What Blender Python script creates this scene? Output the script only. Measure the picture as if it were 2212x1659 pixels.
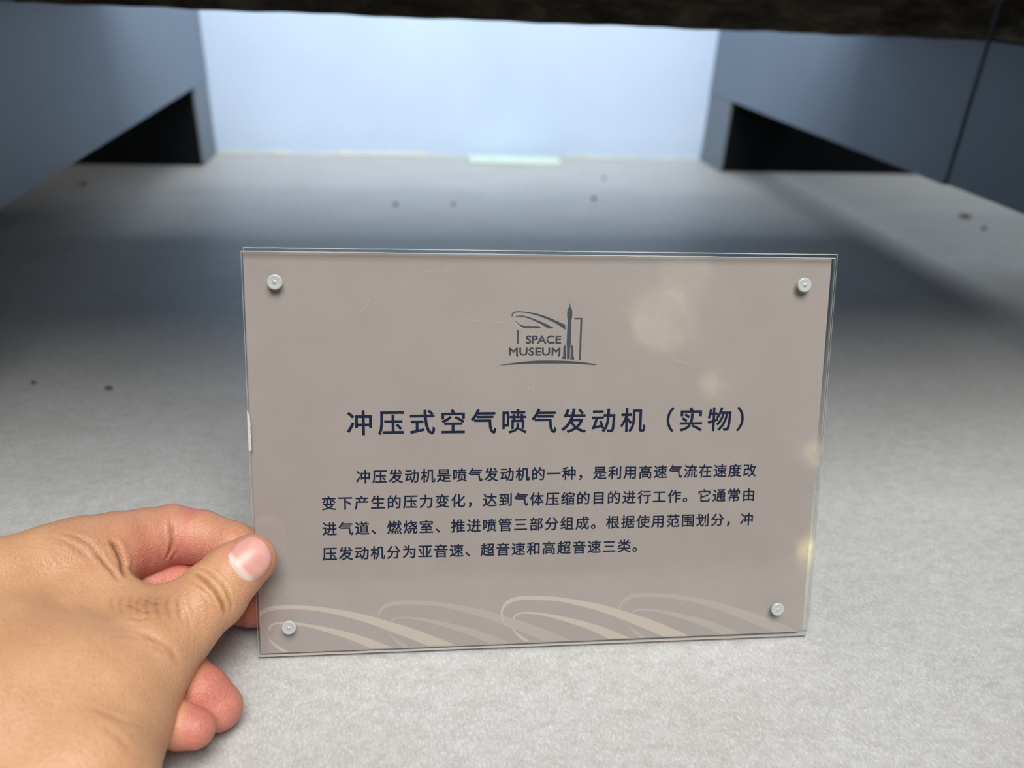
import bpy, bmesh, math, random
import numpy as np
from mathutils import Vector, Matrix
from mathutils.geometry import tessellate_polygon

random.seed(4)
S = bpy.context.scene
COL = S.collection
for o in list(bpy.data.objects):
    bpy.data.objects.remove(o)

# ------------------------------------------------------------------ camera
right = Vector((0.9892737, -0.1394959, 0.04334102))
up = Vector((0.02747835, 0.46912433, 0.88270454))
fwd = Vector((0.14346599, 0.87204544, -0.46792548))
cam = bpy.data.cameras.new('camera')
cam.sensor_width = 36.0
cam.lens = 1678.67 / 2212 * 36.0
cam.clip_start = 0.01
cam.dof.use_dof = True
cam.dof.focus_distance = 0.281
cam.dof.aperture_fstop = 7.0
co = bpy.data.objects.new('camera', cam)
COL.objects.link(co)
co.matrix_world = Matrix(((right.x, up.x, -fwd.x, 0), (right.y, up.y, -fwd.y, 0),
                          (right.z, up.z, -fwd.z, 0.2283), (0, 0, 0, 1)))
S.camera = co

# ------------------------------------------------------------------ light
S.view_settings.view_transform = 'Standard'
S.view_settings.look = 'None'
S.view_settings.gamma = 1.0
S.view_settings.use_curve_mapping = False
S.view_settings.exposure = 0.0
w = bpy.data.worlds.new('world'); S.world = w; w.use_nodes = True
w.node_tree.nodes['Background'].inputs[0].default_value = (1.0, 0.90, 0.80, 1)
w.node_tree.nodes['Background'].inputs[1].default_value = 0.04


def area(name, loc, target, sx, sy, power, color, spread=180):
    l = bpy.data.lights.new(name, 'AREA')
    l.shape = 'RECTANGLE'; l.size = sx; l.size_y = sy
    l.energy = power; l.color = color; l.spread = math.radians(spread)
    o = bpy.data.objects.new(name, l); COL.objects.link(o)
    o.location = loc
    o.rotation_euler = (Vector(target) - Vector(loc)).to_track_quat('-Z', 'Y').to_euler()
    return o


area('ceiling_light_front', (0.10, -0.45, 1.45), (0.10, 0.10, 0.0), 0.9, 0.9, 35.0, (1.0, 0.985, 0.965))
area('well_light_back', (0.10, 0.70, 0.50), (0.10, 1.09, 0.26), 0.60, 0.24, 2.75, (0.90, 0.955, 1.0))
area('side_light_right', (1.02, 0.86, 0.90), (0.90, 0.86, 0.0), 0.50, 0.45, 5.5, (0.84, 0.92, 1.0))


# warm display lamps across the gallery, seen as soft reflections in the acrylic
def lamp(name, loc, r, radiance, color):
    l = bpy.data.lights.new(name, 'AREA'); l.shape = 'DISK'; l.size = 2 * r
    l.energy = radiance * math.pi * math.pi * r * r; l.color = color; l.spread = math.radians(180)
    o = bpy.data.objects.new(name, l); COL.objects.link(o); o.location = loc
    o.rotation_euler = (Vector((0.1, .24, .08)) - Vector(loc)).to_track_quat('-Z', 'Y').to_euler()


lamp('gallery_lamp', (0.388, -0.879, 0.402), .058, 1.6, (1.0, 0.88, 0.55))
lamp('gallery_lamp', (0.418, -0.820, 0.470), .045, 1.1, (1.0, 0.90, 0.62))
lamp('gallery_lamp', (0.479, -0.886, 0.280), .022, 2.2, (1.0, 0.84, 0.45))
lamp('gallery_lamp', (0.655, -0.865, 0.146), .024, 2.2, (1.0, 0.80, 0.42))
lamp('gallery_lamp', (0.645, -0.885, -0.032), .028, 6.0, (1.0, 0.82, 0.28))


# ------------------------------------------------------------------ helpers
def tag(o, label=None, cat=None, group=None, kind=None):
    if label: o['label'] = label
    if cat: o['category'] = cat
    if group: o['group'] = group
    if kind: o['kind'] = kind
    return o


def empty(name, M=None):
    o = bpy.data.objects.new(name, None); COL.objects.link(o)
    o.empty_display_size = 0.02
    if M is not None: o.matrix_world = M
    return o


def mesh_obj(name, verts, faces, mat, parent=None, smooth=False):
    me = bpy.data.meshes.new(name)
    me.from_pydata([tuple(v) for v in verts], [], [tuple(f) for f in faces])
    me.materials.append(mat)
    if smooth:
        me.polygons.foreach_set('use_smooth', [True] * len(me.polygons))
    me.update()
    o = bpy.data.objects.new(name, me); COL.objects.link(o)
    if parent: o.parent = parent
    return o


def bm_obj(name, bm, mat, parent=None, smooth=False):
    me = bpy.data.meshes.new(name)
    bm.normal_update(); bm.to_mesh(me); bm.free()
    if isinstance(mat, (list, tuple)):
        for m in mat: me.materials.append(m)
    else:
        me.materials.append(mat)
    if smooth:
        me.polygons.foreach_set('use_smooth', [True] * len(me.polygons))
    o = bpy.data.objects.new(name, me); COL.objects.link(o)
    if parent: o.parent = parent
    return o


def box_bm(x0, x1, y0, y1, z0, z1, bev=0.0, segs=2):
    bm = bmesh.new()
    bmesh.ops.create_cube(bm, size=1.0)
    for v in bm.verts:
        v.co = Vector((x0 + (v.co.x + .5) * (x1 - x0), y0 + (v.co.y + .5) * (y1 - y0), z0 + (v.co.z + .5) * (z1 - z0)))
    if bev:
        bmesh.ops.bevel(bm, geom=list(bm.edges), offset=bev, segments=segs, affect='EDGES', profile=.6)
    return bm


# ------------------------------------------------------------------ materials
def new_mat(name):
    m = bpy.data.materials.new(name); m.use_nodes = True
    nt = m.node_tree
    return m, nt, nt.nodes['Principled BSDF']


def srgb(r, g, b):
    f = lambda c: (c / 255 / 12.92) if c / 255 <= .04045 else ((c / 255 + .055) / 1.055) ** 2.4
    return (f(r), f(g), f(b), 1)


def N(nt, t, **kw):
    n = nt.nodes.new(t)
    for k, v in kw.items(): setattr(n, k, v)
    return n


def coords(nt, scale=(1, 1, 1), rot=(0, 0, 0)):
    tc = N(nt, 'ShaderNodeTexCoord'); mp = N(nt, 'ShaderNodeMapping')
    mp.inputs['Scale'].default_value = scale
    mp.inputs['Rotation'].default_value = rot
    nt.links.new(tc.outputs['Object'], mp.inputs['Vector'])
    return mp.outputs['Vector']


def noise(nt, vec, scale, detail=4, rough=.55, dist=0):
    n = N(nt, 'ShaderNodeTexNoise')
    n.inputs['Scale'].default_value = scale; n.inputs['Detail'].default_value = detail
    n.inputs['Roughness'].default_value = rough; n.inputs['Distortion'].default_value = dist
    nt.links.new(vec, n.inputs['Vector'])
    return n.outputs['Fac']


def ramp(nt, fac, stops):
    r = N(nt, 'ShaderNodeValToRGB')
    e = r.color_ramp.elements
    while len(e) < len(stops): e.new(.5)
    for i, (p, c) in enumerate(stops):
        e[i].position = p; e[i].color = c if len(c) == 4 else (*c, 1)
    nt.links.new(fac, r.inputs['Fac'])
    return r.outputs['Color']


def mix(nt, fac, a, b, mode='MIX'):
    m = N(nt, 'ShaderNodeMix'); m.data_type = 'RGBA'; m.blend_type = mode
    if isinstance(fac, (int, float)): m.inputs[0].default_value = fac
    else: nt.links.new(fac, m.inputs[0])
    for s, v in ((6, a), (7, b)):
        if isinstance(v, tuple): m.inputs[s].default_value = v
        else: nt.links.new(v, m.inputs[s])
    return m.outputs[2]


def bump(nt, b, h, strength, dist=0.001):
    bp = N(nt, 'ShaderNodeBump')
    bp.inputs['Strength'].default_value = strength; bp.inputs['Distance'].default_value = dist
    nt.links.new(h, bp.inputs['Height']); nt.links.new(bp.outputs['Normal'], b.inputs['Normal'])
    return bp


def floor_material():
    m, nt, b = new_mat('grey_mottled_laminate')
    v = coords(nt, (.8, 1.3, 1), (0, 0, .15))
    v2 = coords(nt, (1, 0.55, 1), (0, 0, .6))
    fine = noise(nt, v2, 1100, 4, .65, .8)
    mid = noise(nt, v, 170, 5, .6, .6)
    big = noise(nt, v, 16, 4, .55)
    c = ramp(nt, fine, [(.30, srgb(164, 164, 162)), (.50, srgb(182, 183, 182)), (.70, srgb(224, 225, 225))])
    c2 = ramp(nt, mid, [(.34, srgb(172, 171, 168)), (.66, srgb(198, 199, 199))])
    c = mix(nt, .5, c, c2)
    c3 = ramp(nt, big, [(.35, (.93, .925, .91)), (.65, (1.0, 1.0, 1.0))])
    c = mix(nt, 1.0, c, c3, 'MULTIPLY')
    nt.links.new(c, b.inputs['Base Color'])
    b.inputs['Roughness'].default_value = .42
    b.inputs['Specular IOR Level'].default_value = .35
    bump(nt, b, fine, .10, .0004)
    return m


def paint_material(name, c0, c1, rough=.5, spec=.4):
    m, nt, b = new_mat(name)
    v = coords(nt)
    f = noise(nt, v, 6, 4)
    nt.links.new(ramp(nt, f, [(.3, c0), (.7, c1)]), b.inputs['Base Color'])
    b.inputs['Roughness'].default_value = rough
    b.inputs['Specular IOR Level'].default_value = spec
    bump(nt, b, noise(nt, v, 260, 3), .05, .0005)
    return m


M_floor = floor_material()
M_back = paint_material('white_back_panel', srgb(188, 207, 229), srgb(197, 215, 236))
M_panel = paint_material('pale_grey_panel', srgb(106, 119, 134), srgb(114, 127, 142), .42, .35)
M_post = paint_material('grey_post', srgb(108, 118, 126), srgb(116, 126, 134), .45)
M_black = paint_material('black_board', (.004, .005, .006, 1), (.006, .007, .008, 1), .8, .1)
M_room = paint_material('grey_room', srgb(120, 120, 120), srgb(130, 130, 130))


def beam_material():
    m, nt, b = new_mat('dusty_dark_board')
    v = coords(nt, (1, 1, 3.5))
    f = noise(nt, v, 22, 6, .65, 1.0)
    f2 = noise(nt, v, 150, 4)
    c = ramp(nt, f, [(.36, srgb(40, 35, 28)), (.52, srgb(80, 73, 61)), (.7, srgb(128, 120, 105))])
    c = mix(nt, .25, c, ramp(nt, f2, [(.4, srgb(30, 26, 20)), (.7, srgb(84, 78, 68))]))
    nt.links.new(c, b.inputs['Base Color'])
    b.inputs['Roughness'].default_value = .8
    bump(nt, b, f, .6, .004)
    return m


M_beam = beam_material()

# ------------------------------------------------------------------ the setting
XL, XR, YB, YP, HP, YS = -0.2296, 0.4381, 1.0949, 1.0184, 0.0918, 0.572
tag(bm_obj('floor', box_bm(-1.6, 2.6, -0.14, 1.8, -.03, 0), M_floor), kind='structure')
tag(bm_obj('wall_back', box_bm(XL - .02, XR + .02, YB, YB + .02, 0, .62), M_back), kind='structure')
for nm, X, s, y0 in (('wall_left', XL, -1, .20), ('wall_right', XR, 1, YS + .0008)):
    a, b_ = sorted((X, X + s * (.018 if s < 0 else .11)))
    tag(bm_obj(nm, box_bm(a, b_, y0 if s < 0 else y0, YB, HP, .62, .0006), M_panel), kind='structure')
# nearer right panel, set a hair back with a visible seam
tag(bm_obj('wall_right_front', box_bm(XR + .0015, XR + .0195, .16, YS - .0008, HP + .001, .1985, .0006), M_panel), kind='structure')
for nm, X, s in (('trim_1', XL, -1), ('trim_2', XR, 1)):
    a, b_ = sorted((X + s * .0008, X + s * .0040))
    tag(bm_obj(nm, box_bm(a, b_, YP, YB, 0, HP, .0004), M_post), kind='structure')
# black boards that close the openings beside the posts
tag(bm_obj('wall_left_recess', box_bm(XL - 1.0, XL - .0042, YP + .001, YP + .015, 0, HP - .0005), M_black), kind='structure')
tag(bm_obj('wall_right_recess', box_bm(XR + .0042, XR + 1.6, YP + .001, YP + .015, 0, HP - .0005), M_black), kind='structure')


# dark rough beam that closes the top of the view
def beam():
    bm = bmesh.new()
    nx, nz = 150, 12
    x0, x1, y0, y1, z0, z1 = XL + .0005, XR - .0005, YS, YS + .16, .1985, .27
    rnd = random.Random(8)
    ph = [rnd.uniform(0, 6.28) for _ in range(8)]
    grid = []
    for i in range(nx + 1):
        x = x0 + (x1 - x0) * i / nx
        row = []
        for j in range(nz + 1):
            z = z0 + (z1 - z0) * (j / nz) ** 1.6
            dy = .0012 * math.sin(37 * x + ph[0] + 40 * z) + .0008 * math.sin(91 * x + ph[1]) * math.sin(120 * z + ph[2])
            dz = (.0003 * math.sin(60 * x + ph[3]) + .0002 * math.sin(170 * x + ph[4])) if j == 0 else 0
            row.append(bm.verts.new((x, y0 + dy + (.002 if j == 0 else 0), z + dz)))
        back = [bm.verts.new((x, y1, z1)), bm.verts.new((x, y1, z0 + .0005))]
        grid.append(row + back)
    n = len(grid[0])
    for i in range(nx):
        for j in range(n):
            k = (j + 1) % n
            bm.faces.new((grid[i][j], grid[i][k], grid[i + 1][k], grid[i + 1][j]))
    bm.faces.new(grid[0]); bm.faces.new(list(reversed(grid[-1])))
    bmesh.ops.recalc_face_normals(bm, faces=bm.faces)
    o = bm_obj('trim_3', bm, M_beam, smooth=False)
    return tag(o, kind='structure')


beam()
tag(bm_obj('trim_4', box_bm(XR + .001, XR + .03, .16, YS - .001, .1995, .30, .001), M_beam), kind='structure')
tag(bm_obj('trim_5', box_bm(XL - .03, XL - .019, .20, YS, .2, .30, .001), M_beam), kind='structure')
tag(bm_obj('ceiling', box_bm(XL - .4, XR + .4, .225, YS + .06, .3005, .325), M_beam), kind='structure')


# ------------------------------------------------------------------ the sign
A0 = Vector((-0.05406, 0.21700, 0.0))
E_ = Vector((0.99887583, -0.04740328, 0)); U_ = Vector((0.01525382, 0.32142658, 0.94681163)); N_ = Vector((-0.04488198, -0.94574726, 0.32178833))
SM = Matrix(((E_.x, U_.x, N_.x, A0.x), (E_.y, U_.y, N_.y, A0.y), (E_.z, U_.z, N_.z, A0.z + .0009), (0, 0, 0, 1)))


def paper_material():
    m, nt, b = new_mat('taupe_card')
    v = coords(nt, (1, 1, 1)); v2 = coords(nt, (1, 2.2, 1), (0, 0, -.4))
    f = noise(nt, v2, 1500, 3, .6)
    g = noise(nt, v, 40, 4, .6)
    c = ramp(nt, f, [(.3, srgb(166, 157, 154)), (.7, srgb(176, 167, 163))])
    c2 = ramp(nt, g, [(.35, (.96, .95, .955)), (.65, (1, 1, 1))])
    nt.links.new(mix(nt, 1.0, c, c2, 'MULTIPLY'), b.inputs['Base Color'])
    b.inputs['Roughness'].default_value = .75
    b.inputs['Specular IOR Level'].default_value = .2
    return m


def ink(name, c, rough=.5, k=1.25):
    m, nt, b = new_mat(name)
    v = coords(nt)
    c2 = tuple(min(1, x * k + .002) for x in c[:3]) + (1,)
    nt.links.new(ramp(nt, noise(nt, v, 900, 2), [(.35, c), (.75, c2)]), b.inputs['Base Color'])
    b.inputs['Roughness'].default_value = rough
    return m


def acrylic_material(name, ior=1.49, rough=.04, haze=.0):
    m = bpy.data.materials.new(name); m.use_nodes = True
    nt = m.node_tree; nt.nodes.clear()
    out = N(nt, 'ShaderNodeOutputMaterial'); mx = N(nt, 'ShaderNodeMixShader')
    tr = N(nt, 'ShaderNodeBsdfTransparent'); gl = N(nt, 'ShaderNodeBsdfGlossy')
    lw = N(nt, 'ShaderNodeLayerWeight'); lw.inputs['Blend'].default_value = .5
    pw = N(nt, 'ShaderNodeMath', operation='POWER'); pw.inputs[1].default_value = 5
    fr = N(nt, 'ShaderNodeMath', operation='MULTIPLY_ADD'); fr.inputs[1].default_value = .96; fr.inputs[2].default_value = .04
    nt.links.new(lw.outputs['Facing'], pw.inputs[0]); nt.links.new(pw.outputs[0], fr.inputs[0])
    tr.inputs['Color'].default_value = (.985, .99, .985, 1)
    v = coords(nt)
    sc = noise(nt, v, 60, 5, .7)
    rr = ramp(nt, sc, [(.4, (rough,) * 3), (.8, (rough * 5,) * 3)])
    nt.links.new(rr, gl.inputs['Roughness'])
    nt.links.new(fr.outputs[0], mx.inputs[0])
    nt.links.new(tr.outputs[0], mx.inputs[1]); nt.links.new(gl.outputs[0], mx.inputs[2])
    nt.links.new(mx.outputs[0], out.inputs[0])
    return m


def edge_material(name='cut_acrylic_edge', solid=.30):
    m = bpy.data.materials.new(name); m.use_nodes = True
    nt = m.node_tree; nt.nodes.clear()
    out = N(nt, 'ShaderNodeOutputMaterial'); mx = N(nt, 'ShaderNodeMixShader'); mx2 = N(nt, 'ShaderNodeMixShader')
    tr = N(nt, 'ShaderNodeBsdfTransparent'); gl = N(nt, 'ShaderNodeBsdfGlossy'); df = N(nt, 'ShaderNodeBsdfDiffuse')
    df.inputs[0].default_value = (.78, .8, .78, 1); gl.inputs['Roughness'].default_value = .25
    mx.inputs[0].default_value = .35; mx2.inputs[0].default_value = solid
    nt.links.new(df.outputs[0], mx.inputs[1]); nt.links.new(gl.outputs[0], mx.inputs[2])
    nt.links.new(tr.outputs[0], mx2.inputs[1]); nt.links.new(mx.outputs[0], mx2.inputs[2])
    nt.links.new(mx2.outputs[0], out.inputs[0])
    return m


M_paper = paper_material()
M_navy = ink('navy_ink', srgb(9, 27, 60))
M_slate = ink('slate_ink', srgb(66, 73, 84))
M_sw1 = ink('pale_cream_ink', srgb(197, 185, 174), .7, 1.03)
M_sw2 = ink('pale_mauve_ink', srgb(180, 170, 165), .7, 1.03)
M_acr = acrylic_material('clear_acrylic')
M_edge = edge_material()
M_chamfer = edge_material('cut_acrylic_arris', .8)
M_bottom = ink('painted_card_reflection', srgb(184, 173, 168), .35, 1.1)  # card's reflection in the polished bottom edge, painted as flat taupe
mm = .001

sign = empty('museum_sign', SM)
tag(sign, 'clear acrylic museum sign with taupe card and navy Chinese text, standing on the grey shelf', 'sign')


def plate(name, x0, x1, y0, y1, z0, z1, chips=()):
    bm = bmesh.new()
    # outline with small irregular chips along the edges
    pts = []
    rnd = random.Random(int(x1 * 1000))
    def side(a, b, n):
        for i in range(n):
            t = i / n
            p = (Vector(a) * (1 - t) + Vector(b) * t)
            j = 0 if i == 0 else rnd.uniform(-.05, .05)
            d = (Vector(b) - Vector(a)).normalized()
            pts.append(p + Vector((d.y, -d.x)) * j)
    side((x0, y0), (x1, y0), 40); side((x1, y0), (x1, y1), 30); side((x1, y1), (x0, y1), 40); side((x0, y1), (x0, y0), 30)
    cx, cy, ch = (x0 + x1) / 2, (y0 + y1) / 2, .28
    lo = [bm.verts.new((p.x * mm, p.y * mm, z0 * mm)) for p in pts]
    md = [bm.verts.new((p.x * mm, p.y * mm, (z1 - ch) * mm)) for p in pts]
    hi = [bm.verts.new(((p.x - math.copysign(min(ch, abs(p.x - cx)), p.x - cx) * (abs(p.x - cx) > (x1 - x0) / 2 - .5)) * mm,
                        (p.y - math.copysign(ch, p.y - cy) * (abs(p.y - cy) > (y1 - y0) / 2 - .5)) * mm, z1 * mm)) for p in pts]
    f1 = bm.faces.new(list(reversed(lo))); f2 = bm.faces.new(hi)
    n = len(pts)
    for i in range(n):
        k = (i + 1) % n
        f = bm.faces.new((lo[i], lo[k], md[k], md[i])); f.material_index = 3 if (i < 40 and z0 > 0) else 1
        f = bm.faces.new((md[i], md[k], hi[k], hi[i])); f.material_index = 2
    return bm_obj(name, bm, [M_acr, M_edge, M_chamfer, M_bottom], sign)


tag(plate('front_plate', 0.0, 211.3, 0.0, 147.6, .10, 1.9))
tag(plate('back_plate', 0.4, 213.1, 1.2, 148.9, -2.0, -.20))

# card, with slightly rough cut corners
pb = bmesh.new()
pv = [(0.7, .5), (60, .4), (208.6, .9), (210.0, 3.6), (210.4, 60), (210.6, 147.2), (120, 147.25), (.35, 147.2), (.2, 90), (.5, 30)]
lo = [pb.verts.new((x * mm, y * mm, -.16 * mm)) for x, y in pv]; hi = [pb.verts.new((x * mm, y * mm, 0)) for x, y in pv]
pb.faces.new(list(reversed(lo))); pb.faces.new(hi)
for i in range(len(pv)):
    k = (i + 1) % len(pv); pb.faces.new((lo[i], lo[k], hi[k], hi[i]))
tag(bm_obj('card', pb, M_paper, sign), 'taupe printed card between the acrylic plates')


def clip(poly, f, inter):
    out = []
    for i in range(len(poly)):
        a, b = poly[i], poly[(i + 1) % len(poly)]
        if f(a):
            out.append(a)
            if not f(b): out.append(inter(a, b))
        elif f(b): out.append(inter(a, b))
    return out


def clip_rect(poly, x0, x1, y0, y1):
    for ax, lim, sgn in ((0, x0, 1), (0, x1, -1), (1, y0, 1), (1, y1, -1)):
        f = lambda p: (p[ax] - lim) * sgn >= 0
        def inter(a, b):
            t = (lim - a[ax]) / (b[ax] - a[ax]); return (a[0] + t * (b[0] - a[0]), a[1] + t * (b[1] - a[1]))
        if poly: poly = clip(poly, f, inter)
    return poly


def smooth_poly(P, n=3):
    # Catmull-Rom through soft corners, sharp corners kept
    out = []; L = len(P)
    for i in range(L):
        p0, p1, p2, p3 = (Vector(P[(i + k - 1) % L]) for k in range(4))
        def ang(a, b, c):
            u, v_ = (b - a), (c - b)
            return u.angle(v_) if u.length > 1e-9 and v_.length > 1e-9 else 0
        m1 = (p2 - p0) / 2 if ang(p0, p1, p2) < .75 else (p2 - p1)
        m2 = (p3 - p1) / 2 if ang(p1, p2, p3) < .75 else (p2 - p1)
        for j in range(n):
            t = j / n
            q = p1 * (2*t**3 - 3*t*t + 1) + m1 * (t**3 - 2*t*t + t) + p2 * (-2*t**3 + 3*t*t) + m2 * (t**3 - t*t)
            out.append((q.x, q.y))
    return out


def flat(name, polys, z, mat, parent):
    V, F = [], []
    for P in polys:
        if len(P) < 3: continue
        b0 = len(V)
        V += [(x * mm, y * mm, z * mm) for x, y in P]
        for t in tessellate_polygon([[Vector((x, y, 0)) for x, y in P]]):
            a, b, c = (Vector(P[i]) for i in t)
            cr = (b - a).x * (c - a).y - (b - a).y * (c - a).x
            F.append([b0 + i for i in (t if cr > 0 else reversed(t))])
    return mesh_obj(name, V, F, mat, parent)


SWOOSH = [[(92.13, 6.88), (90.78, 9.2), (89.78, 12.0), (89.76, 14.44), (90.71, 16.83), (92.7, 18.58), (95.57, 19.51), (99.59, 19.73), (104.8, 19.55), (111.78, 18.82), (120.57, 17.16), (129.46, 14.93), (138.45, 11.87), (147.53, 8.54), (156.74, 4.42), (163.57, 0.99), (170.49, -3.11), (160.71, -2.69), (152.95, 1.3), (147.72, 3.84), (138.59, 7.95), (129.55, 11.84), (120.63, 14.82), (111.81, 17.1), (104.83, 17.9), (99.62, 18.15), (95.59, 17.87), (92.72, 16.88), (90.9, 15.0), (90.35, 12.58), (91.07, 9.5)], [(94.24, 10.11), (94.51, 11.69), (95.94, 12.86), (98.53, 13.31), (103.17, 13.02), (109.0, 12.0), (117.83, 9.81), (126.74, 6.99), (133.96, 3.96), (139.72, 1.22), (146.17, -2.39), (137.14, -2.01), (130.76, 1.59), (123.84, 5.11), (116.1, 8.21), (109.03, 10.64), (103.18, 12.1), (98.54, 12.58), (96.23, 12.18), (95.09, 11.18), (94.41, 9.98)], [(93.8, 7.74), (95.15, 5.96), (98.09, 3.37), (101.14, 1.39), (98.99, 1.17), (96.34, 3.45), (94.58, 5.68)]]
for dx, dy, z, m_ in ((-46.4, -.2, .010, M_sw2), (45.5, -.4, .010, M_sw2), (-90.5, -.5, .020, M_sw1), (0, 0, .020, M_sw1)):
    polys = [clip_rect([(x + dx, y + dy) for x, y in smooth_poly(P)], .75, 208.6, .9, 60) for P in SWOOSH]
    flat('printed_swoosh', polys, z, m_, sign)

LOGO = [[(92.61, 125.61), (92.6, 126.4), (93.0, 127.07), (93.89, 127.45), (95.7, 127.53), (98.64, 127.27), (102.05, 126.54), (105.48, 125.47), (108.46, 124.2), (111.93, 122.69), (112.01, 120.92), (110.1, 122.28), (107.33, 123.86), (103.89, 125.31), (100.92, 126.31), (97.96, 127.02), (95.7, 127.24), (94.12, 127.19), (93.22, 126.85), (92.83, 126.28), (92.74, 125.61)], [(93.92, 125.66), (95.27, 125.93), (97.08, 125.81), (99.35, 125.18), (102.09, 124.18), (104.84, 123.06), (107.72, 121.6), (105.78, 121.48), (103.48, 122.83), (100.95, 124.06), (98.9, 124.91), (97.08, 125.45), (95.5, 125.67)], [(93.87, 124.09), (94.62, 123.37), (95.76, 122.65), (96.9, 122.25), (102.23, 122.22), (103.27, 121.52), (96.86, 121.53), (95.77, 122.25), (94.62, 123.15)], [(94.61, 120.78), (95.11, 120.67), (95.12, 115.99), (94.6, 116.03)], [(115.2, 124.71), (115.47, 125.17), (118.11, 125.18), (117.88, 109.83), (117.35, 109.83), (117.5, 124.72)], [(113.42, 130.37), (113.38, 129.18), (112.83, 128.38), (112.58, 127.26), (112.67, 125.23), (112.85, 124.55), (112.65, 115.91), (112.86, 114.08), (112.9, 110.23), (113.82, 110.23), (113.85, 114.08), (114.06, 115.0), (114.17, 124.78), (114.38, 125.46), (114.4, 127.49), (114.13, 128.5), (113.65, 129.18), (113.53, 130.37)], [(112.04, 115.5), (112.4, 114.77), (112.55, 110.23), (111.1, 110.3), (111.15, 110.88), (111.49, 111.45), (111.53, 114.77)], [(114.62, 115.5), (115.06, 114.54), (115.13, 111.56), (115.47, 110.75), (115.49, 110.06), (114.17, 110.14), (114.23, 114.54)], [(88.44, 108.07), (93.21, 108.86), (100.04, 109.57), (105.77, 109.7), (111.53, 109.59), (117.32, 109.25), (120.81, 108.78), (123.96, 108.27), (122.69, 108.13), (117.33, 108.52), (111.55, 108.69), (105.79, 108.71), (100.06, 108.68), (93.21, 108.36)]]
emblem = flat('emblem', [smooth_poly(P) if i in (0, 1, 8) else P for i, P in enumerate(LOGO)]
              + [[(94.42, 111.9), (94.55, 111.07), (94.89, 111.14), (95.0, 111.9)], [(109.64, 111.9), (109.7, 111.27), (109.99, 111.27), (110.2, 111.9)]],
              .02, M_slate, sign)
tag(emblem, 'slate printed emblem of a rocket beside a sweeping roof')


def thicken(me, weight):
    # a narrow band along every outline edge makes the strokes bolder
    bme = bmesh.new(); bme.from_mesh(me); bmesh.ops.remove_doubles(bme, verts=bme.verts, dist=1e-7)
    seg = [(e.verts[0].co.copy(), e.verts[1].co.copy()) for e in bme.edges if len(e.link_faces) == 1]
    wv = weight * mm
    for p, q in seg:
        d = q - p
        if d.length < 1e-9: continue
        d.normalize(); n_ = Vector((-d.y, d.x, 0)) * wv; p2, q2 = p - d * wv * .6, q + d * wv * .6
        bme.faces.new([bme.verts.new(v) for v in (p2 - n_, q2 - n_, q2 + n_, p2 + n_)])
    bme.to_mesh(me); bme.free()


thicken(emblem.data, .05)


def text_mesh(name, s, em, x0, x1, y0, weight, mat, parent, z=.02, h=None, yref='bottom'):
    """flat lettering whose ink runs from x0 to x1 (mm) with its lowest ink at y0"""
    c = bpy.data.curves.new(name, 'FONT'); c.body = s; c.size = em * mm; c.offset = 0
    c.resolution_u = 3; c.fill_mode = 'FRONT'
    o = bpy.data.objects.new(name, c); COL.objects.link(o)
    def width(sp):
        c.space_character = sp
        bpy.context.view_layer.update()
        me = bpy.data.meshes.new_from_object(o.evaluated_get(bpy.context.evaluated_depsgraph_get()))
        a = np.empty(len(me.vertices) * 3); me.vertices.foreach_get('co', a); a = a.reshape(-1, 3)
        return me, a
    g = lambda sp: np.ptp(width(sp)[1][:, 0]) / mm
    w1, w2 = g(1.0), g(1.4)
    sp = 1.0 + .4 * ((x1 - x0) - w1) / (w2 - w1)
    me, a = width(sp)
    sy = 1.0 if h is None else h * mm / np.ptp(a[:, 1])
    a[:, 0] += x0 * mm - a[:, 0].min()
    a[:, 1] = (a[:, 1] - a[:, 1].min()) * sy + y0 * mm
    a[:, 2] = z * mm
    me.vertices.foreach_set('co', a.ravel()); me.update()
    thicken(me, weight)
    me.materials.clear(); me.materials.append(mat)
    bpy.data.objects.remove(o)
    r = bpy.data.objects.new(name, me); COL.objects.link(r); r.parent = parent
    return r

text_mesh('emblem_lettering', 'SPACE', 4.75, 97.83, 110.5, 116.0, .11, M_slate, emblem, h=2.8)
text_mesh('emblem_lettering', 'MUSEUM', 4.75, 91.8, 110.3, 111.65, .11, M_slate, emblem, h=2.75)
t_ = text_mesh('title_lettering', '冲压式空气喷气发动机（实物）', 9.6, 34.0, 180.6, 82.9, .16, M_navy, sign)
tag(t_, 'large navy Chinese title lettering')
for s, x0, x1, y0 in (('冲压发动机是喷气发动机的一种，是利用高速气流在速度改', 36.8, 186.8, 64.9),
                      ('变下产生的压力变化，达到气体压缩的目的进行工作。它通常由', 24.4, 186.6, 55.2),
                      ('进气道、燃烧室、推进喷管三部分组成。根据使用范围划分，冲', 24.3, 186.7, 45.5),
                      ('压发动机分为亚音速、超音速和高超音速三类。', 24.1, 141.5, 36.1)):
    text_mesh('text_line', s, 5.4, x0, x1, y0, .10, M_navy, sign)


def rivet_material():
    m, nt, b = new_mat('milky_clear_plastic')
    b.inputs['Base Color'].default_value = (.70, .74, .73, 1)
    b.inputs['Roughness'].default_value = .22
    b.inputs['Transmission Weight'].default_value = .35
    b.inputs['Coat Weight'].default_value = .6
    v = coords(nt); bump(nt, b, noise(nt, v, 1500, 2), .1, .0002)
    return m


M_riv = rivet_material()


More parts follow.
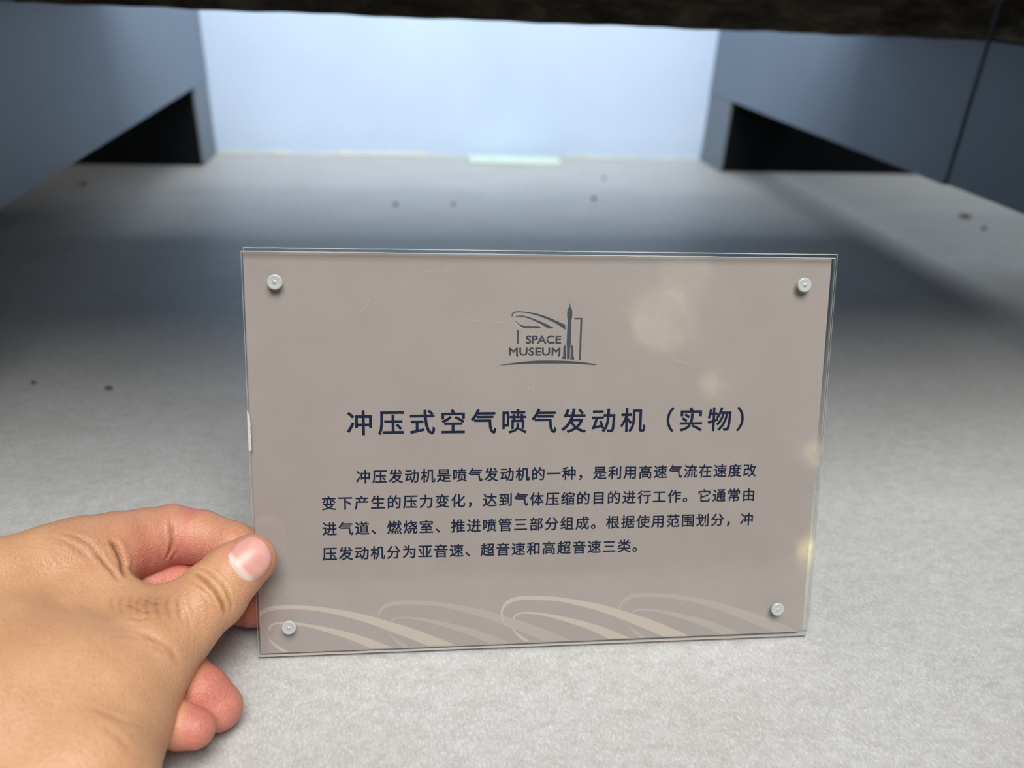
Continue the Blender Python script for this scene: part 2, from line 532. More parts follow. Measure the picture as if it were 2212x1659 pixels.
def lathe(prof, n=32):
    bm = bmesh.new(); rings = []
    for r, z in prof:
        if r < 1e-6: rings.append([bm.verts.new((0, 0, z))])
        else: rings.append([bm.verts.new((r * math.cos(2 * math.pi * i / n), r * math.sin(2 * math.pi * i / n), z)) for i in range(n)])
    for a, b in zip(rings, rings[1:]):
        for i in range(n):
            k = (i + 1) % n
            if len(a) == 1: bm.faces.new((a[0], b[i], b[k]))
            elif len(b) == 1: bm.faces.new((a[i], a[k], b[0]))
            else: bm.faces.new((a[i], a[k], b[k], b[i]))
    bmesh.ops.recalc_face_normals(bm, faces=bm.faces)
    return bm


prof = [(0, -.00335), (.0024, -.0033), (.0026, -.0030), (.0026, -.0021), (.0012, -.0021), (.0012, .0019), (.0025, .0019), (.00265, .0022),
        (.0026, .0027), (.0023, .00295), (.00195, .00285), (.0009, .0027), (.0006, .00275), (.0004, .0031), (0, .0032)]
rv = None
for x, y in ((11.07, 137.25), (199.65, 137.71), (11.5, 11.59), (198.11, 11.82)):
    if rv is None: rv = o = bm_obj('rivet', lathe(prof), M_riv, sign, smooth=True)
    else:
        o = rv.copy(); COL.objects.link(o); o.parent = sign
    o.location = (x * mm, y * mm, 0)

# white abraded strip on the left edge of the front plate
M_chip = ink('abraded_white_plastic', srgb(196, 194, 188), .6)
bm = bmesh.new()
rnd = random.Random(5)
prev = None
for i in range(31):
    t = i / 30; y = 78.3 + 14.3 * t
    wd = .95 * min(1, (1 - t) * 5 + .12) * (.8 + .2 * rnd.random())
    row = [bm.verts.new((-.14 * mm, y * mm, .6 * mm)), bm.verts.new((-.14 * mm, y * mm, 1.95 * mm)), bm.verts.new((.0 * mm, y * mm, 2.02 * mm)),
           bm.verts.new((wd * mm, y * mm, (1.93 + .1 * rnd.random()) * mm)), bm.verts.new((wd * mm, y * mm, 1.89 * mm))]
    if prev:
        for a in range(4): bm.faces.new((prev[a], prev[a + 1], row[a + 1], row[a]))
    prev = row
bmesh.ops.recalc_face_normals(bm, faces=bm.faces)
tag(bm_obj('scuffed_edge', bm, M_chip, sign), 'white scuffed strip on the left edge')

# hairline scratches in the acrylic
M_scr = ink('scratch_white', srgb(196, 190, 180), .5)
V, F = [], []
def hair(pts, wd=.09):
    P = [Vector(p) for p in pts]
    for a, b in zip(P, P[1:]):
        d = (b - a).normalized(); n_ = Vector((-d.y, d.x)) * wd / 2
        i0 = len(V)
        for q in (a - n_, b - n_, b + n_, a + n_): V.append((q.x * mm, q.y * mm, 1.91 * mm))
        F.append((i0, i0 + 1, i0 + 2, i0 + 3))
hair([(76 + i * 2.4, 124.6 - .03 * i * i * .35 - .1 * i) for i in range(9)], .03)
hair([(93.2, 123.4), (94.6, 122.5), (96.6, 121.6)], .06)
hair([(104 + 1.6 * i, 117.3 + .5 * i) for i in range(5)], .05)
hair([(98, 100.4), (99.4, 100.0), (101.2, 99.1)], .05)
hair([(150 + 2 * i, 111 - .6 * i) for i in range(5)], .05)
hair([(62 + 1.1 * i, 141.6 - .2 * math.sin(i)) for i in range(8)], .05)
hair([(40, 127.5), (41.8, 129.4), (42.6, 131.5)], .06)
for i in range(46):
    a = rnd.uniform(0, 3.14); x, y = rnd.uniform(8, 202), rnd.uniform(8, 142); l = rnd.uniform(.2, .7)
    hair([(x, y), (x + l * math.cos(a), y + l * math.sin(a))], rnd.uniform(.04, .12))
tag(mesh_obj('surface_scratches', V, F, M_scr, sign), 'pale hairline scratches and nicks', kind='stuff')

# ------------------------------------------------------------------ the hand
HAND = {"H":{"thumb":[[-53.2,220.2,43.3,9.0],[-58.9,217.8,40.2,10.3],[-65.0,211.1,36.5,11.7],[-71.4,206.5,33.5,12.0],[-76.5,201.5,31.2,12.6],[-81.9,195.2,30.5,14.4]],"meta1":[[-77.6,201.1,30.1,12.9],[-84.3,190.8,30.2,16.2],[-93.9,177.8,30.8,20.9],[-105.2,164.7,28.6,23.8]],"thenar":[[-84.4,188.3,25.4,12.9],[-87.7,175.7,24.5,17.2],[-90.5,151.8,28.2,20.9],[-108,142,27,21.5],[-128,122,34,20]],"dorsum":[[-96.1,207.8,30.4,11.2],[-106.8,197.9,32.2,16.3],[-120.1,187.0,33.4,22.6],[-132.3,173.7,32.7,24.0]],"index":[[-47.1,237.0,29.6,8.0],[-55.9,238.4,31.1,8.5],[-64.2,241.2,33.1,8.9],[-76.3,246.1,34.2,10.0],[-87.1,247.3,35.3,11.0],[-95.4,242.6,35.7,12.5],[-102.7,236.2,38.6,13.2],[-111.9,229.9,41.2,13.6]],"meta2":[[-110.7,228.4,40.8,13.6],[-119.3,223.5,41.9,14.8],[-131.0,213.4,43.1,16.3],[-142.4,199.7,43.9,17.9],[-148,172,42,19],[-150,140,40,19]],"web":[[-102.6,220.9,35.8,7.3],[-102.0,214.0,35.9,9.1],[-84.7,204.2,31.4,10.1]],"middle":[[-48.0,230.8,12.1,7.7],[-57.0,232.0,12.3,8.4],[-71.1,236.7,11.8,9.2],[-82.8,238.7,15.2,10.9],[-93.7,237.8,18.8,11.3],[-104.7,231.3,20.4,10.5],[-116.4,220.8,22.7,12.2]],"ring":[[-62.1,187.5,9.4,7.8],[-67.0,190.1,13.8,8.4],[-73.6,195.4,14.3,8.7],[-82.3,206.9,13.7,9.3],[-93.6,215.9,14.3,9.8],[-106.3,209.6,17.8,11.9]],"pinky":[[-65.9,174.5,16.0,6.2],[-70.3,175.5,16.6,6.8],[-77.0,178.1,17.4,7.2],[-86.4,188.0,13.6,8.1],[-95.9,193.6,16.9,9.1],[-110.3,190.0,22.8,11.0]],"palm":[[-112.0,225.5,37.1,12.9],[-111.3,204.4,28.0,17.5],[-110.4,185.7,27.7,17.9]],"wrist":[[-109.5,172.5,33.2,23.6],[-129.3,154.4,36.2,25.2],[-145.1,137.3,38.0,25.2],[-159.7,120.1,39.8,26.3],[-182,72,42,29],[-205,15,46,33]]},"CR":[[[[-72.1,212.7,46.2],[-67.8,208.6,48.0],[-64.3,205.7,47.2],[-61.3,203.3,45.0],[-59.5,201.6,41.7],[-58.9,200.8,38.5],[-58.9,200.6,36.0]],0.6,0.8],[[[-70.3,213.0,47.2],[-66.2,210.8,48.6],[-62.1,207.8,47.8],[-59.1,205.7,45.6],[-57.7,203.9,42.9],[-56.9,202.6,39.4],[-57.6,201.6,36.5]],0.6,0.4],[[[-64.4,211.7,48.9],[-61.5,210.1,48.5],[-59.1,208.3,47.1],[-56.6,206.8,44.5]],0.4,0.15],[[[-74.3,209.4,45.5],[-70.1,206.7,46.8],[-66.3,204.2,46.4],[-63.4,202.4,44.8],[-61.5,200.9,42.2],[-60.9,200.0,39.5]],0.4,0.18],[[[-74.0,206.1,45.8],[-69.7,204.2,46.0],[-65.8,201.9,44.7],[-63.6,200.2,42.2],[-62.4,198.9,38.8]],0.4,0.12],[[[-65.7,203.7,46.1],[-62.8,201.3,43.4],[-61.3,200.1,40.2],[-60.6,199.5,36.4]],0.4,0.14],[[[-73.6,201.4,45.2],[-72.1,198.9,44.3],[-71.3,195.7,42.8],[-69.9,194.1,41.2]],0.4,0.14],[[[-82.1,186.5,47.0],[-76.4,185.3,44.1],[-71.9,184.3,39.7],[-69.6,182.7,34.3]],1.1,0.35],[[[-79.3,182.6,45.8],[-75.2,183.3,42.5],[-71.7,182.7,38.5]],0.6,0.2],[[[-86.7,181.5,50.5],[-81.4,184.0,47.0],[-76.3,184.6,43.8]],0.6,0.12],[[[-84.9,244.7,46.2],[-83.7,239.9,43.6],[-83.3,237.0,39.7],[-84.3,235.4,36.4],[-86.1,233.9,33.8]],0.6,0.65],[[[-81.8,236.4,36.9],[-83.5,235.8,34.3],[-85.1,235.6,31.4]],0.5,0.3],[[[-67.2,240.1,42.4],[-66.3,236.7,41.1]],0.5,0.15],[[[-99.9,226.5,51.0],[-97.3,224.9,47.7],[-95.5,222.2,43.8],[-92.2,213.3,44.3]],1.0,1.0],[[[-104.4,220.6,51.8],[-100.3,219.0,48.4],[-96.5,215.5,46.0],[-93.1,210.5,45.1]],0.8,0.5],[[[-114.8,224.4,56.6],[-108.4,223.4,54.8],[-103.7,221.9,52.1],[-99.5,219.5,47.9]],0.8,0.25],[[[-116.9,221.6,56.9],[-110.3,221.0,54.8],[-105.0,218.8,51.1],[-100.5,216.1,48.1]],0.8,0.22],[[[-82.1,152.5,47.8],[-76.3,150.6,44.1],[-73.7,148.6,41.0]],0.8,0.18],[[[-86.9,157.5,48.9],[-77.6,155.7,44.6],[-72.5,158.4,37.7]],0.8,0.12],[[[-86.3,158.3,48.6],[-81.2,157.2,46.6],[-76.1,155.5,43.3]],0.8,0.12],[[[-90.5,204.7,45.0],[-89.7,199.0,46.0],[-86.1,192.2,47.3]],0.5,0.24],[[[-88.1,205.5,44.8],[-86.8,199.5,46.1],[-83.3,192.9,47.1]],0.5,0.24],[[[-85.1,204.2,45.0],[-84.3,198.2,46.4],[-81.2,190.8,46.8]],0.5,0.24],[[[-82.4,203.8,45.2],[-81.5,198.1,46.2],[-78.7,191.9,46.2]],0.5,0.24],[[[-79.4,203.3,45.4],[-78.6,198.4,45.7],[-75.9,192.8,45.0]],0.5,0.24],[[[-76.1,202.9,45.5],[-75.5,198.8,44.9],[-73.0,193.5,43.4]],0.5,0.24],[[[-73.3,203.3,45.6],[-72.3,199.1,44.4],[-70.2,194.9,41.8]],0.5,0.24],[[[-70.9,204.9,46.1],[-69.2,200.4,44.3],[-66.9,197.0,40.8]],0.5,0.24],[[[-90.5,200.1,45.8],[-86.4,198.4,46.3],[-81.9,195.0,46.7],[-78.4,194.7,45.9]],0.5,0.24],[[[-85.6,192.2,47.2],[-81.3,191.0,46.8],[-77.9,192.7,45.9]],0.5,0.24],[[[-93.4,204.6,45.4],[-92.6,200.3,45.8],[-89.0,195.3,46.7]],0.5,0.24],[[[-83.4,202.0,45.5],[-79.6,199.1,45.8],[-76.6,199.4,45.2]],0.5,0.24],[[[-71.2,208.9,46.9],[-65.9,203.2,45.8],[-63.7,199.7,41.5],[-63.5,197.6,37.7]],0.45,0.13],[[[-73.2,207.6,46.0],[-68.4,201.9,45.0],[-65.8,197.8,40.7],[-65.5,195.0,36.8]],0.45,0.13],[[[-74.9,205.8,45.6],[-70.7,200.3,44.5],[-68.7,195.9,41.3],[-68.3,192.6,38.7]],0.45,0.13]],"NAIL":[[[-60.1,215.2,50.4],[-59.3,214.0,50.1],[-58.6,213.0,49.7],[-58.0,212.2,49.2],[-57.3,211.5,48.6],[-56.6,210.8,48.0],[-56.0,210.3,47.2],[-55.3,209.8,46.4],[-54.7,209.5,45.6],[-54.0,209.3,44.6],[-53.4,209.2,43.6],[-52.8,209.2,42.5],[-52.2,209.4,41.2]],[[-59.3,216.1,50.8],[-58.5,214.9,50.5],[-57.7,213.9,50.1],[-57.0,213.1,49.6],[-56.2,212.3,49.1],[-55.5,211.7,48.4],[-54.9,211.2,47.7],[-54.2,210.8,46.9],[-53.5,210.5,46.0],[-52.8,210.3,45.0],[-52.2,210.2,44.0],[-51.6,210.3,42.8],[-51.0,210.6,41.5]],[[-58.5,217.0,51.0],[-57.6,215.8,50.8],[-56.8,214.8,50.5],[-56.0,214.0,50.0],[-55.2,213.2,49.5],[-54.4,212.6,48.9],[-53.7,212.1,48.1],[-53.0,211.7,47.4],[-52.3,211.4,46.5],[-51.6,211.3,45.5],[-51.0,211.2,44.4],[-50.3,211.3,43.2],[-49.8,211.7,41.8]],[[-57.7,218.0,51.2],[-56.7,216.8,51.1],[-55.8,215.8,50.9],[-55.0,214.9,50.5],[-54.1,214.1,50.0],[-53.3,213.5,49.4],[-52.6,213.0,48.7],[-51.8,212.6,47.9],[-51.1,212.3,47.0],[-50.4,212.1,46.1],[-49.7,212.1,45.0],[-49.1,212.2,43.7],[-48.5,212.6,42.3]],[[-57.1,219.0,51.4],[-56.1,217.6,51.5],[-55.1,216.5,51.3],[-54.2,215.5,51.0],[-53.3,214.8,50.5],[-52.5,214.1,49.9],[-51.6,213.6,49.2],[-50.9,213.2,48.5],[-50.1,212.9,47.6],[-49.4,212.7,46.7],[-48.7,212.7,45.5],[-48.1,212.9,44.3],[-47.5,213.2,42.8]],[[-56.6,219.8,51.6],[-55.4,218.3,51.8],[-54.4,217.2,51.7],[-53.4,216.2,51.4],[-52.5,215.5,51.0],[-51.6,214.9,50.4],[-50.8,214.4,49.7],[-50.0,214.0,49.0],[-49.2,213.7,48.1],[-48.5,213.5,47.1],[-47.8,213.5,46.0],[-47.2,213.7,44.7],[-46.6,214.1,43.2]],[[-56.0,220.7,51.9],[-54.8,219.1,52.1],[-53.7,218.0,52.0],[-52.6,217.1,51.7],[-51.7,216.3,51.3],[-50.8,215.7,50.8],[-49.9,215.3,50.1],[-49.1,214.9,49.3],[-48.3,214.6,48.4],[-47.6,214.5,47.4],[-46.9,214.5,46.3],[-46.3,214.7,45.0],[-45.7,215.1,43.4]],[[-55.3,221.1,52.0],[-54.1,219.7,52.3],[-53.0,218.7,52.2],[-52.0,217.8,51.9],[-51.1,217.2,51.5],[-50.2,216.6,51.0],[-49.4,216.1,50.4],[-48.6,215.8,49.7],[-47.9,215.5,48.9],[-47.2,215.3,47.9],[-46.6,215.3,46.9],[-46.0,215.4,45.7],[-45.5,215.7,44.3]],[[-54.5,221.7,52.1],[-53.4,220.4,52.3],[-52.4,219.5,52.2],[-51.4,218.7,52.0],[-50.5,218.1,51.6],[-49.7,217.6,51.2],[-48.9,217.2,50.6],[-48.1,216.8,49.9],[-47.5,216.5,49.2],[-46.8,216.3,48.3],[-46.2,216.2,47.4],[-45.7,216.2,46.3],[-45.2,216.4,45.0]],[[-53.9,222.5,52.0],[-52.8,221.3,52.2],[-51.7,220.4,52.2],[-50.8,219.8,52.0],[-50.0,219.2,51.6],[-49.2,218.7,51.2],[-48.4,218.3,50.7],[-47.7,218.0,50.1],[-47.1,217.7,49.4],[-46.5,217.4,48.6],[-45.9,217.3,47.8],[-45.5,217.2,46.8],[-45.0,217.2,45.7]],[[-53.3,222.5,52.0],[-52.2,221.6,52.2],[-51.3,220.9,52.1],[-50.5,220.4,51.9],[-49.7,219.9,51.6],[-48.9,219.5,51.2],[-48.3,219.1,50.8],[-47.6,218.8,50.2],[-47.1,218.5,49.7],[-46.5,218.2,49.0],[-46.1,217.9,48.3],[-45.7,217.7,47.5],[-45.3,217.5,46.7]],[[-52.7,222.5,52.0],[-51.7,222.0,52.0],[-50.9,221.5,51.9],[-50.1,221.1,51.7],[-49.4,220.7,51.4],[-48.7,220.4,51.1],[-48.1,220.0,50.7],[-47.6,219.7,50.3],[-47.1,219.4,49.9],[-46.6,219.0,49.3],[-46.2,218.7,48.8],[-45.9,218.3,48.2],[-45.6,218.0,47.6]],[[-52.1,222.7,51.9],[-51.2,222.4,51.8],[-50.5,222.2,51.7],[-49.8,221.9,51.5],[-49.1,221.7,51.2],[-48.6,221.4,50.9],[-48.0,221.1,50.6],[-47.5,220.8,50.3],[-47.1,220.4,49.9],[-46.7,220.0,49.6],[-46.4,219.6,49.2],[-46.1,219.1,48.8],[-45.9,218.6,48.4]]]}


def cone_chain(X, Y, Z, pts):
    """distance to a chain of round cones; pts rows are x, y, z, r (mm)"""
    out = None
    for a, b in zip(pts, pts[1:]):
        ba = (b[0] - a[0], b[1] - a[1], b[2] - a[2])
        L2 = ba[0] ** 2 + ba[1] ** 2 + ba[2] ** 2
        t = ((X - a[0]) * ba[0] + (Y - a[1]) * ba[1] + (Z - a[2]) * ba[2]) / L2
        t = np.clip(t, 0, 1)
        d = np.sqrt((X - a[0] - t * ba[0]) ** 2 + (Y - a[1] - t * ba[1]) ** 2 + (Z - a[2] - t * ba[2]) ** 2) - (a[3] + t * (b[3] - a[3]))
        out = d if out is None else smin(out, d, 1.6)
    return out


def smin(a, b, k):
    h = np.maximum(k - np.abs(a - b), 0) / k
    return np.minimum(a, b) - h * h * k * .25


def hand_sdf(X, Y, Z, H):
    c = {n: cone_chain(X, Y, Z, H[n]) for n in H}
    A = c['palm']
    for n in ('meta2', 'dorsum', 'web', 'wrist'): A = smin(A, c[n], 9)
    B = smin(smin(c['meta1'], c['thenar'], 8), c['thumb'], 5)
    AB = smin(A, B, 9)
    d = AB
    parts = {'palm': AB}
    for n, k in (('index', 4), ('middle', 3), ('ring', 2.5), ('pinky', 2.5)):
        d = np.minimum(d, smin(A, c[n], k))
    # soften the seam where digits press together
    return d, c


def build_hand():
    t0 = np.array([-252., -24., 0.]); h = .5
    hi = np.array([-30., 262., 82.])
    B = 16
    nb = np.ceil((hi - t0) / (h * B)).astype(int)
    n = nb * B + 1
    vol = np.ones(n, np.float32)
    ii = np.stack(np.meshgrid(*[np.arange(k) for k in nb], indexing='ij'), -1).reshape(-1, 3)
    cen = t0 + (ii + .5) * B * h
    d, _ = hand_sdf(cen[:, 0], cen[:, 1], cen[:, 2], HAND['H'])
    R = B * h * .5 * 1.7321 + 1.5
    loc = np.stack(np.meshgrid(*[np.arange(B + 1)] * 3, indexing='ij'), -1).reshape(-1, 3)
    for b, dd in zip(ii, d):
        s = tuple(slice(b[k] * B, b[k] * B + B + 1) for k in range(3))
        if abs(dd) > R:
            if dd < 0: vol[s] = np.minimum(vol[s], -1)
            continue
        p = t0 + (b * B + loc) * h
        v, _ = hand_sdf(p[:, 0], p[:, 1], p[:, 2], HAND['H'])
        vol[s] = v.reshape((B + 1,) * 3)
    ins = vol < 0
    acc = sum(ins[dx:n[0] - 1 + dx, dy:n[1] - 1 + dy, dz:n[2] - 1 + dz].astype(np.int8) for dx in (0, 1) for dy in (0, 1) for dz in (0, 1))
    cells = np.argwhere((acc > 0) & (acc < 8))
    idx = -np.ones(acc.shape, np.int32)
    idx[tuple(cells.T)] = np.arange(len(cells))
    sm = np.zeros((len(cells), 3)); ct = np.zeros(len(cells))
    cor = [(a, b, c) for a in (0, 1) for b in (0, 1) for c in (0, 1)]
    for a in cor:
        for ax in range(3):
            if a[ax]: continue
            b = list(a); b[ax] = 1
            va = vol[tuple((cells + a).T)]; vb = vol[tuple((cells + b).T)]
            m = (va < 0) != (vb < 0)
            t = va[m] / (va[m] - vb[m])
            q = np.tile(np.array(a, float), (m.sum(), 1)); q[:, ax] = t
            sm[m] += q; ct[m] += 1
    V = t0 + (cells + sm / ct[:, None]) * h
    F = []
    for ax in range(3):
        u, w_ = [(1, 2), (2, 0), (0, 1)][ax]
        sa = [slice(1, n[k] - 1) for k in range(3)]; sa[ax] = slice(0, n[ax] - 1)
        sb = list(sa); sb[ax] = slice(1, n[ax])
        A_, B_ = ins[tuple(sa)], ins[tuple(sb)]
        e = np.argwhere(A_ != B_); flip = B_[tuple(e.T)]
        off = np.ones(3, int); off[ax] = 0
        e = e + off
        def cid(du, dw):
            c_ = e.copy(); c_[:, u] -= du; c_[:, w_] -= dw
            return idx[tuple(c_.T)]
        q = np.stack([cid(1, 1), cid(0, 1), cid(0, 0), cid(1, 0)], 1)
        q[flip] = q[flip][:, ::-1]
        F.append(q)
    F = np.concatenate(F)
    # settle the vertices on the surface, then press the creases in
    Hh = HAND['H']
    f = lambda P: hand_sdf(P[:, 0], P[:, 1], P[:, 2], Hh)
    def grad(P, e=.25):
        g = np.stack([f(P + np.eye(3)[k] * e)[0] - f(P - np.eye(3)[k] * e)[0] for k in range(3)], 1)
        return g / np.maximum(np.linalg.norm(g, axis=1, keepdims=True), 1e-6)
    G = grad(V)
    V = V - G * f(V)[0][:, None] * .9
    dist, c = f(V)
    disp = np.zeros(len(V))
    for pts, w_, dp in HAND['CR']:
        P = np.array(pts); lo, hh = P.min(0) - 5, P.max(0) + 5
        m = np.all((V > lo) & (V < hh), axis=1)
        Q = V[m]
        best = np.full(len(Q), 99.); tt = np.zeros(len(Q))
        for k, (a, b) in enumerate(zip(P, P[1:])):
            ab = b - a; t = np.clip(((Q - a) @ ab) / max(ab @ ab, 1e-9), 0, 1)
            dd = np.linalg.norm(Q - a - t[:, None] * ab, axis=1)
            s = dd < best; best[s] = dd[s]; tt[s] = (k + t[s]) / (len(P) - 1)
        fade = np.clip(4 * tt, 0, 1) * np.clip(4 * (1 - tt), 0, 1)
        disp[m] += fade * dp * (-np.exp(-(best / w_) ** 2) + .45 * np.exp(-((best - 2.4 * w_) / (1.3 * w_)) ** 2))
    V = V + G * disp[:, None]
    # skin tint: x = pink of the finger pads, y = sallow folds, z = shade painted into creases, plus brown web tone
    def near(P0, r): return np.exp(-(np.linalg.norm(V - np.array(P0), axis=1) / r) ** 2)
    fing = np.minimum.reduce([c[k] for k in ('index', 'middle', 'ring', 'pinky')])
    top = np.minimum.reduce([c[k] for k in ('dorsum', 'wrist', 'meta1', 'thenar', 'palm', 'thumb', 'meta2')])
    pink = np.clip((top - fing) / 9 + .35, 0, 1) * np.clip(.95 - np.clip(G[:, 2], 0, 1) * .55, 0, 1)
    low = np.minimum.reduce([c[k] for k in ('middle', 'ring', 'pinky')])
    pink = np.maximum(pink, np.clip((top - low) / 6 + .2, 0, 1))
    tt = HAND['H']['thumb']
    pink = np.maximum(pink, .8 * np.maximum(near(tt[0][:3], 14), .85 * near(tt[1][:3], 13)))
    pink = np.maximum(pink, .35 * np.exp(-np.clip(V[:, 2] - 8, 0, 99) / 6))
    yel = np.maximum(near(HAND['CR'][1][0][3], 5.5), .8 * near(HAND['CR'][1][0][1], 5))
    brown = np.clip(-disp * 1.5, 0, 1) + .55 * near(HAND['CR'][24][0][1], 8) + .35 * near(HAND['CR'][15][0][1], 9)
    me = bpy.data.meshes.new('person_hand')
    me.from_pydata([], [], [])
    me.vertices.add(len(V)); me.vertices.foreach_set('co', (V * .001).astype(np.float32).ravel())
    me.loops.add(F.size); me.loops.foreach_set('vertex_index', F.astype(np.int32).ravel())
    me.polygons.add(len(F)); me.polygons.foreach_set('loop_start', np.arange(0, F.size, 4, dtype=np.int32))
    me.polygons.foreach_set('use_smooth', np.ones(len(F), bool))
    me.update(calc_edges=True); me.validate()
    ca = me.color_attributes.new('tone', 'FLOAT_COLOR', 'POINT')
    colr = np.ones((len(V), 4), np.float32)
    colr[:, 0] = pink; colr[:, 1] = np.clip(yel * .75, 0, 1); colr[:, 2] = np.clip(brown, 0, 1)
    ca.data.foreach_set('color', colr.ravel())
    o = bpy.data.objects.new('person_hand', me); COL.objects.link(o)
    return o


def skin_material():
    m, nt, b = new_mat('warm_tan_skin')
    at = N(nt, 'ShaderNodeVertexColor', layer_name='tone')
    sp = N(nt, 'ShaderNodeSeparateColor'); nt.links.new(at.outputs['Color'], sp.inputs[0])
    v = coords(nt)
    n1 = noise(nt, v, 70, 5, .6); n2 = noise(nt, v, 900, 3, .6)
    base = ramp(nt, n1, [(.3, srgb(199, 149, 110)), (.7, srgb(212, 163, 124))])
    c = mix(nt, sp.outputs[0], base, ramp(nt, n1, [(.3, srgb(192, 110, 96)), (.7, srgb(206, 130, 114))]))
    c = mix(nt, sp.outputs[1], c, srgb(212, 168, 118))
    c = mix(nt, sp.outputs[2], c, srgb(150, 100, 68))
    c = mix(nt, .10, c, ramp(nt, n2, [(.3, srgb(170, 110, 80)), (.7, srgb(240, 205, 170))]))
    nt.links.new(c, b.inputs['Base Color'])
    b.inputs['Roughness'].default_value = .46
    b.inputs['Specular IOR Level'].default_value = .42
    b.inputs['Subsurface Weight'].default_value = .22
    b.inputs['Subsurface Radius'].default_value = (1.0, .35, .2)
    b.inputs['Subsurface Scale'].default_value = .0022
    vo = N(nt, 'ShaderNodeTexVoronoi'); vo.inputs['Scale'].default_value = 1300
    nt.links.new(coords(nt, (1, .8, 1.2)), vo.inputs['Vector'])
    mh = N(nt, 'ShaderNodeMath', operation='ADD')
    nt.links.new(vo.outputs['Distance'], mh.inputs[0]); nt.links.new(noise(nt, v, 420, 4, .65), mh.inputs[1])
    bump(nt, b, mh.outputs[0], .28, .0006)
    return m


def nail_material():
    m, nt, b = new_mat('pink_nail')
    at = N(nt, 'ShaderNodeVertexColor', layer_name='tone')
    sp = N(nt, 'ShaderNodeSeparateColor'); nt.links.new(at.outputs['Color'], sp.inputs[0])
    v = coords(nt)
    c = ramp(nt, noise(nt, v, 200, 3), [(.3, srgb(214, 152, 142)), (.7, srgb(224, 168, 158))])
    c = mix(nt, sp.outputs[0], c, srgb(238, 226, 216))
    c = mix(nt, sp.outputs[1], c, srgb(222, 180, 130))
    nt.links.new(c, b.inputs['Base Color'])
    b.inputs['Roughness'].default_value = .36
    b.inputs['Coat Weight'].default_value = .12; b.inputs['Coat Roughness'].default_value = .2
    b.inputs['Subsurface Weight'].default_value = .15
    b.inputs['Subsurface Scale'].default_value = .001
    return m


hand_o = build_hand()
hand_o.data.materials.append(skin_material())
tag(hand_o, 'bare left hand gripping the left edge of the sign, thumb in front, fingers behind', 'person')

# thumbnail: a thin curved plate seated on the thumb tip
NL = np.array(HAND['NAIL'])
ni, nj = NL.shape[:2]
nn = np.cross(NL[-1, nj // 2] - NL[0, nj // 2], NL[ni // 2, -1] - NL[ni // 2, 0]); nn /= np.linalg.norm(nn)
if nn @ np.array([0, -1, .5]) < 0: nn = -nn
# fair the plate: low-order surface through the seat points, so it is flatter than the flesh
s_, t_n = np.meshgrid(np.linspace(-1, 1, ni), np.linspace(-1, 1, nj), indexing='ij')
Bs = np.stack([np.ones_like(s_), s_, t_n, s_ * t_n, s_ ** 2, t_n ** 2, s_ ** 3, s_ ** 2 * t_n, s_ * t_n ** 2, t_n ** 4], -1).reshape(-1, 10)
cf = np.linalg.lstsq(Bs, NL.reshape(-1, 3), rcond=None)[0]
PL = (Bs @ cf).reshape(ni, nj, 3)
edge = np.minimum(np.clip((1 - np.abs(t_n)) * 5, 0, 1), np.clip((s_ + 1) * 5, 0, 1) * np.clip((1 - s_) * 6 + .35, 0, 1))
ht = .04 + .40 * edge ** .5 + .35 * (1 - t_n ** 2) * (1 - s_ ** 2)
TP = PL + nn * ht[..., None]; BT = PL - nn * .7
Vn = np.concatenate([TP.reshape(-1, 3), BT.reshape(-1, 3)]) * .001
Fn = []
NN_ = ni * nj
for i in range(ni - 1):
    for j in range(nj - 1):
        a = i * nj + j
        Fn.append((a, a + nj, a + nj + 1, a + 1)); Fn.append((NN_ + a, NN_ + a + 1, NN_ + a + nj + 1, NN_ + a + nj))
rim = [j for j in range(nj)] + [i * nj + nj - 1 for i in range(1, ni)] + [(ni - 1) * nj + j for j in range(nj - 2, -1, -1)] + [i * nj for i in range(ni - 2, 0, -1)]
for a, b in zip(rim, rim[1:] + rim[:1]): Fn.append((a, b, NN_ + b, NN_ + a))
nail = mesh_obj('thumbnail', Vn, Fn, nail_material(), hand_o, smooth=True)
bmn = bmesh.new(); bmn.from_mesh(nail.data); bmesh.ops.recalc_face_normals(bmn, faces=bmn.faces); bmn.to_mesh(nail.data); bmn.free()
ca = nail.data.color_attributes.new('tone', 'FLOAT_COLOR', 'POINT')
kk = np.ones((2 * NN_, 4), np.float32)
lun = np.clip((-.78 + .06 * t_n ** 2 - s_) * 10, 0, .8) * np.clip((1 - np.abs(t_n)) * 4, 0, 1)
tip = np.clip((s_ - .86) * 8, 0, 1) * .8
kk[:, 0] = np.tile(lun.ravel(), 2); kk[:, 1] = np.tile(tip.ravel(), 2)
ca.data.foreach_set('color', kk.ravel())
tag(nail, 'pink thumbnail with a pale crescent')


# ------------------------------------------------------------------ small things on the floor
M_tag = paint_material('pale_green_white_card', srgb(208, 228, 214), srgb(222, 238, 226), .4)
M_grime = paint_material('grime', srgb(96, 92, 84), srgb(110, 106, 98), .8)
lt = empty('label_strip', Matrix.Translation((0.163, 1.066, 0.0)) @ Matrix.Rotation(-.05, 4, 'Z'))
tag(lt, 'small pale green-white label strip lying at the foot of the white back panel', 'label')
bm_obj('strip', box_bm(-.062, .062, -.020, .019, .0005, .0042, .0008), M_tag, lt)
bm_obj('stain', lathe([(0, .0045), (.0020, .0045), (.0024, .0042), (0, .0041)], 12), M_grime, lt).location = (-.030, -.006, 0)

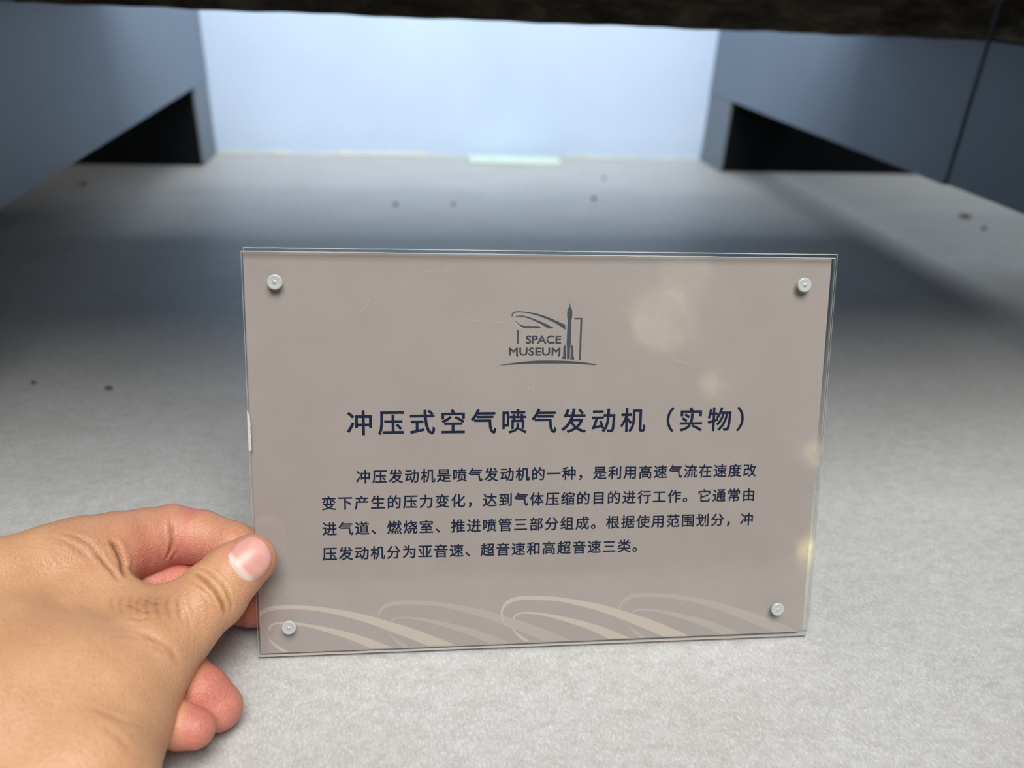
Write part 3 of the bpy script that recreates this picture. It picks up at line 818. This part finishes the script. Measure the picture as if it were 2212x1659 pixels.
# uneven pale sealant bead along the foot of the back panel
M_seal = paint_material('old_sealant', srgb(196, 200, 190), srgb(224, 228, 222), .7)
bm = bmesh.new(); prev = None; rnd = random.Random(11)
h = .003
for i in range(161):
    x = XL + .002 + (XR - XL - .004) * i / 160
    h = max(.0012, min(.0075, h + rnd.uniform(-.0013, .0013)))
    dd = h * .9
    row = [bm.verts.new(p) for p in ((x, YB - .0002, 0), (x, YB - .0002, h), (x, YB - .45 * dd, h * .8), (x, YB - dd, .0001))]
    if prev:
        for a in range(4): bm.faces.new((prev[a], prev[(a + 1) % 4], row[(a + 1) % 4], row[a]))
    prev = row
bmesh.ops.recalc_face_normals(bm, faces=bm.faces)
tag(bm_obj('baseboard_back', bm, M_seal, smooth=True), kind='structure')

M_crumb = paint_material('dark_crumb', srgb(96, 92, 84), srgb(120, 115, 106), .8)


def crumb(x, y, r, label, flatten=.5, seed=0):
    bm = bmesh.new(); bmesh.ops.create_icosphere(bm, subdivisions=2, radius=1)
    rn = random.Random(seed)
    for v in bm.verts:
        k = r * (1 + rn.uniform(-.25, .25))
        v.co = Vector((v.co.x * k * 1.5, v.co.y * k, max(0, (v.co.z + .9) * k * flatten)))
    o = bm_obj('crumb', bm, M_crumb, smooth=True); o.location = (x, y, 0)
    o.rotation_euler.z = rn.uniform(0, 3)
    tag(o, label, 'debris')


for i, (x, y, r, lb) in enumerate(CR_ := [
    (0.6538, 0.8022, .0042, 'dark crumb on the lit floor by the right edge of the photo, larger of two'),
    (0.6440, 0.7570, .0028, 'small grey crumb just below the dark crumb near the right edge'),
    (-0.3392, 0.9175, .0032, 'dark crumb on the shadowed floor beneath the left side panel'),
    (0.0020, 0.8430, .0024, 'leftmost of the two grey crumbs on the floor below the white back panel'),
    (0.0640, 0.8440, .0021, 'grey crumb right of another, halfway between sign top and back panel'),
    (0.2290, 0.8730, .0028, 'grey smudge-like crumb right of centre behind the sign'),
    (0.2670, 0.9760, .0020, 'faint grey crumb on the floor below the right end of the label strip'),
    (-0.2150, 0.4430, .0014, 'tiny brown crumb near the left edge of the photo, left of another'),
    (-0.1700, 0.4330, .0017, 'tiny dark crumb on the floor left of the sign'),
]): crumb(x, y, r, lb, .5, i)
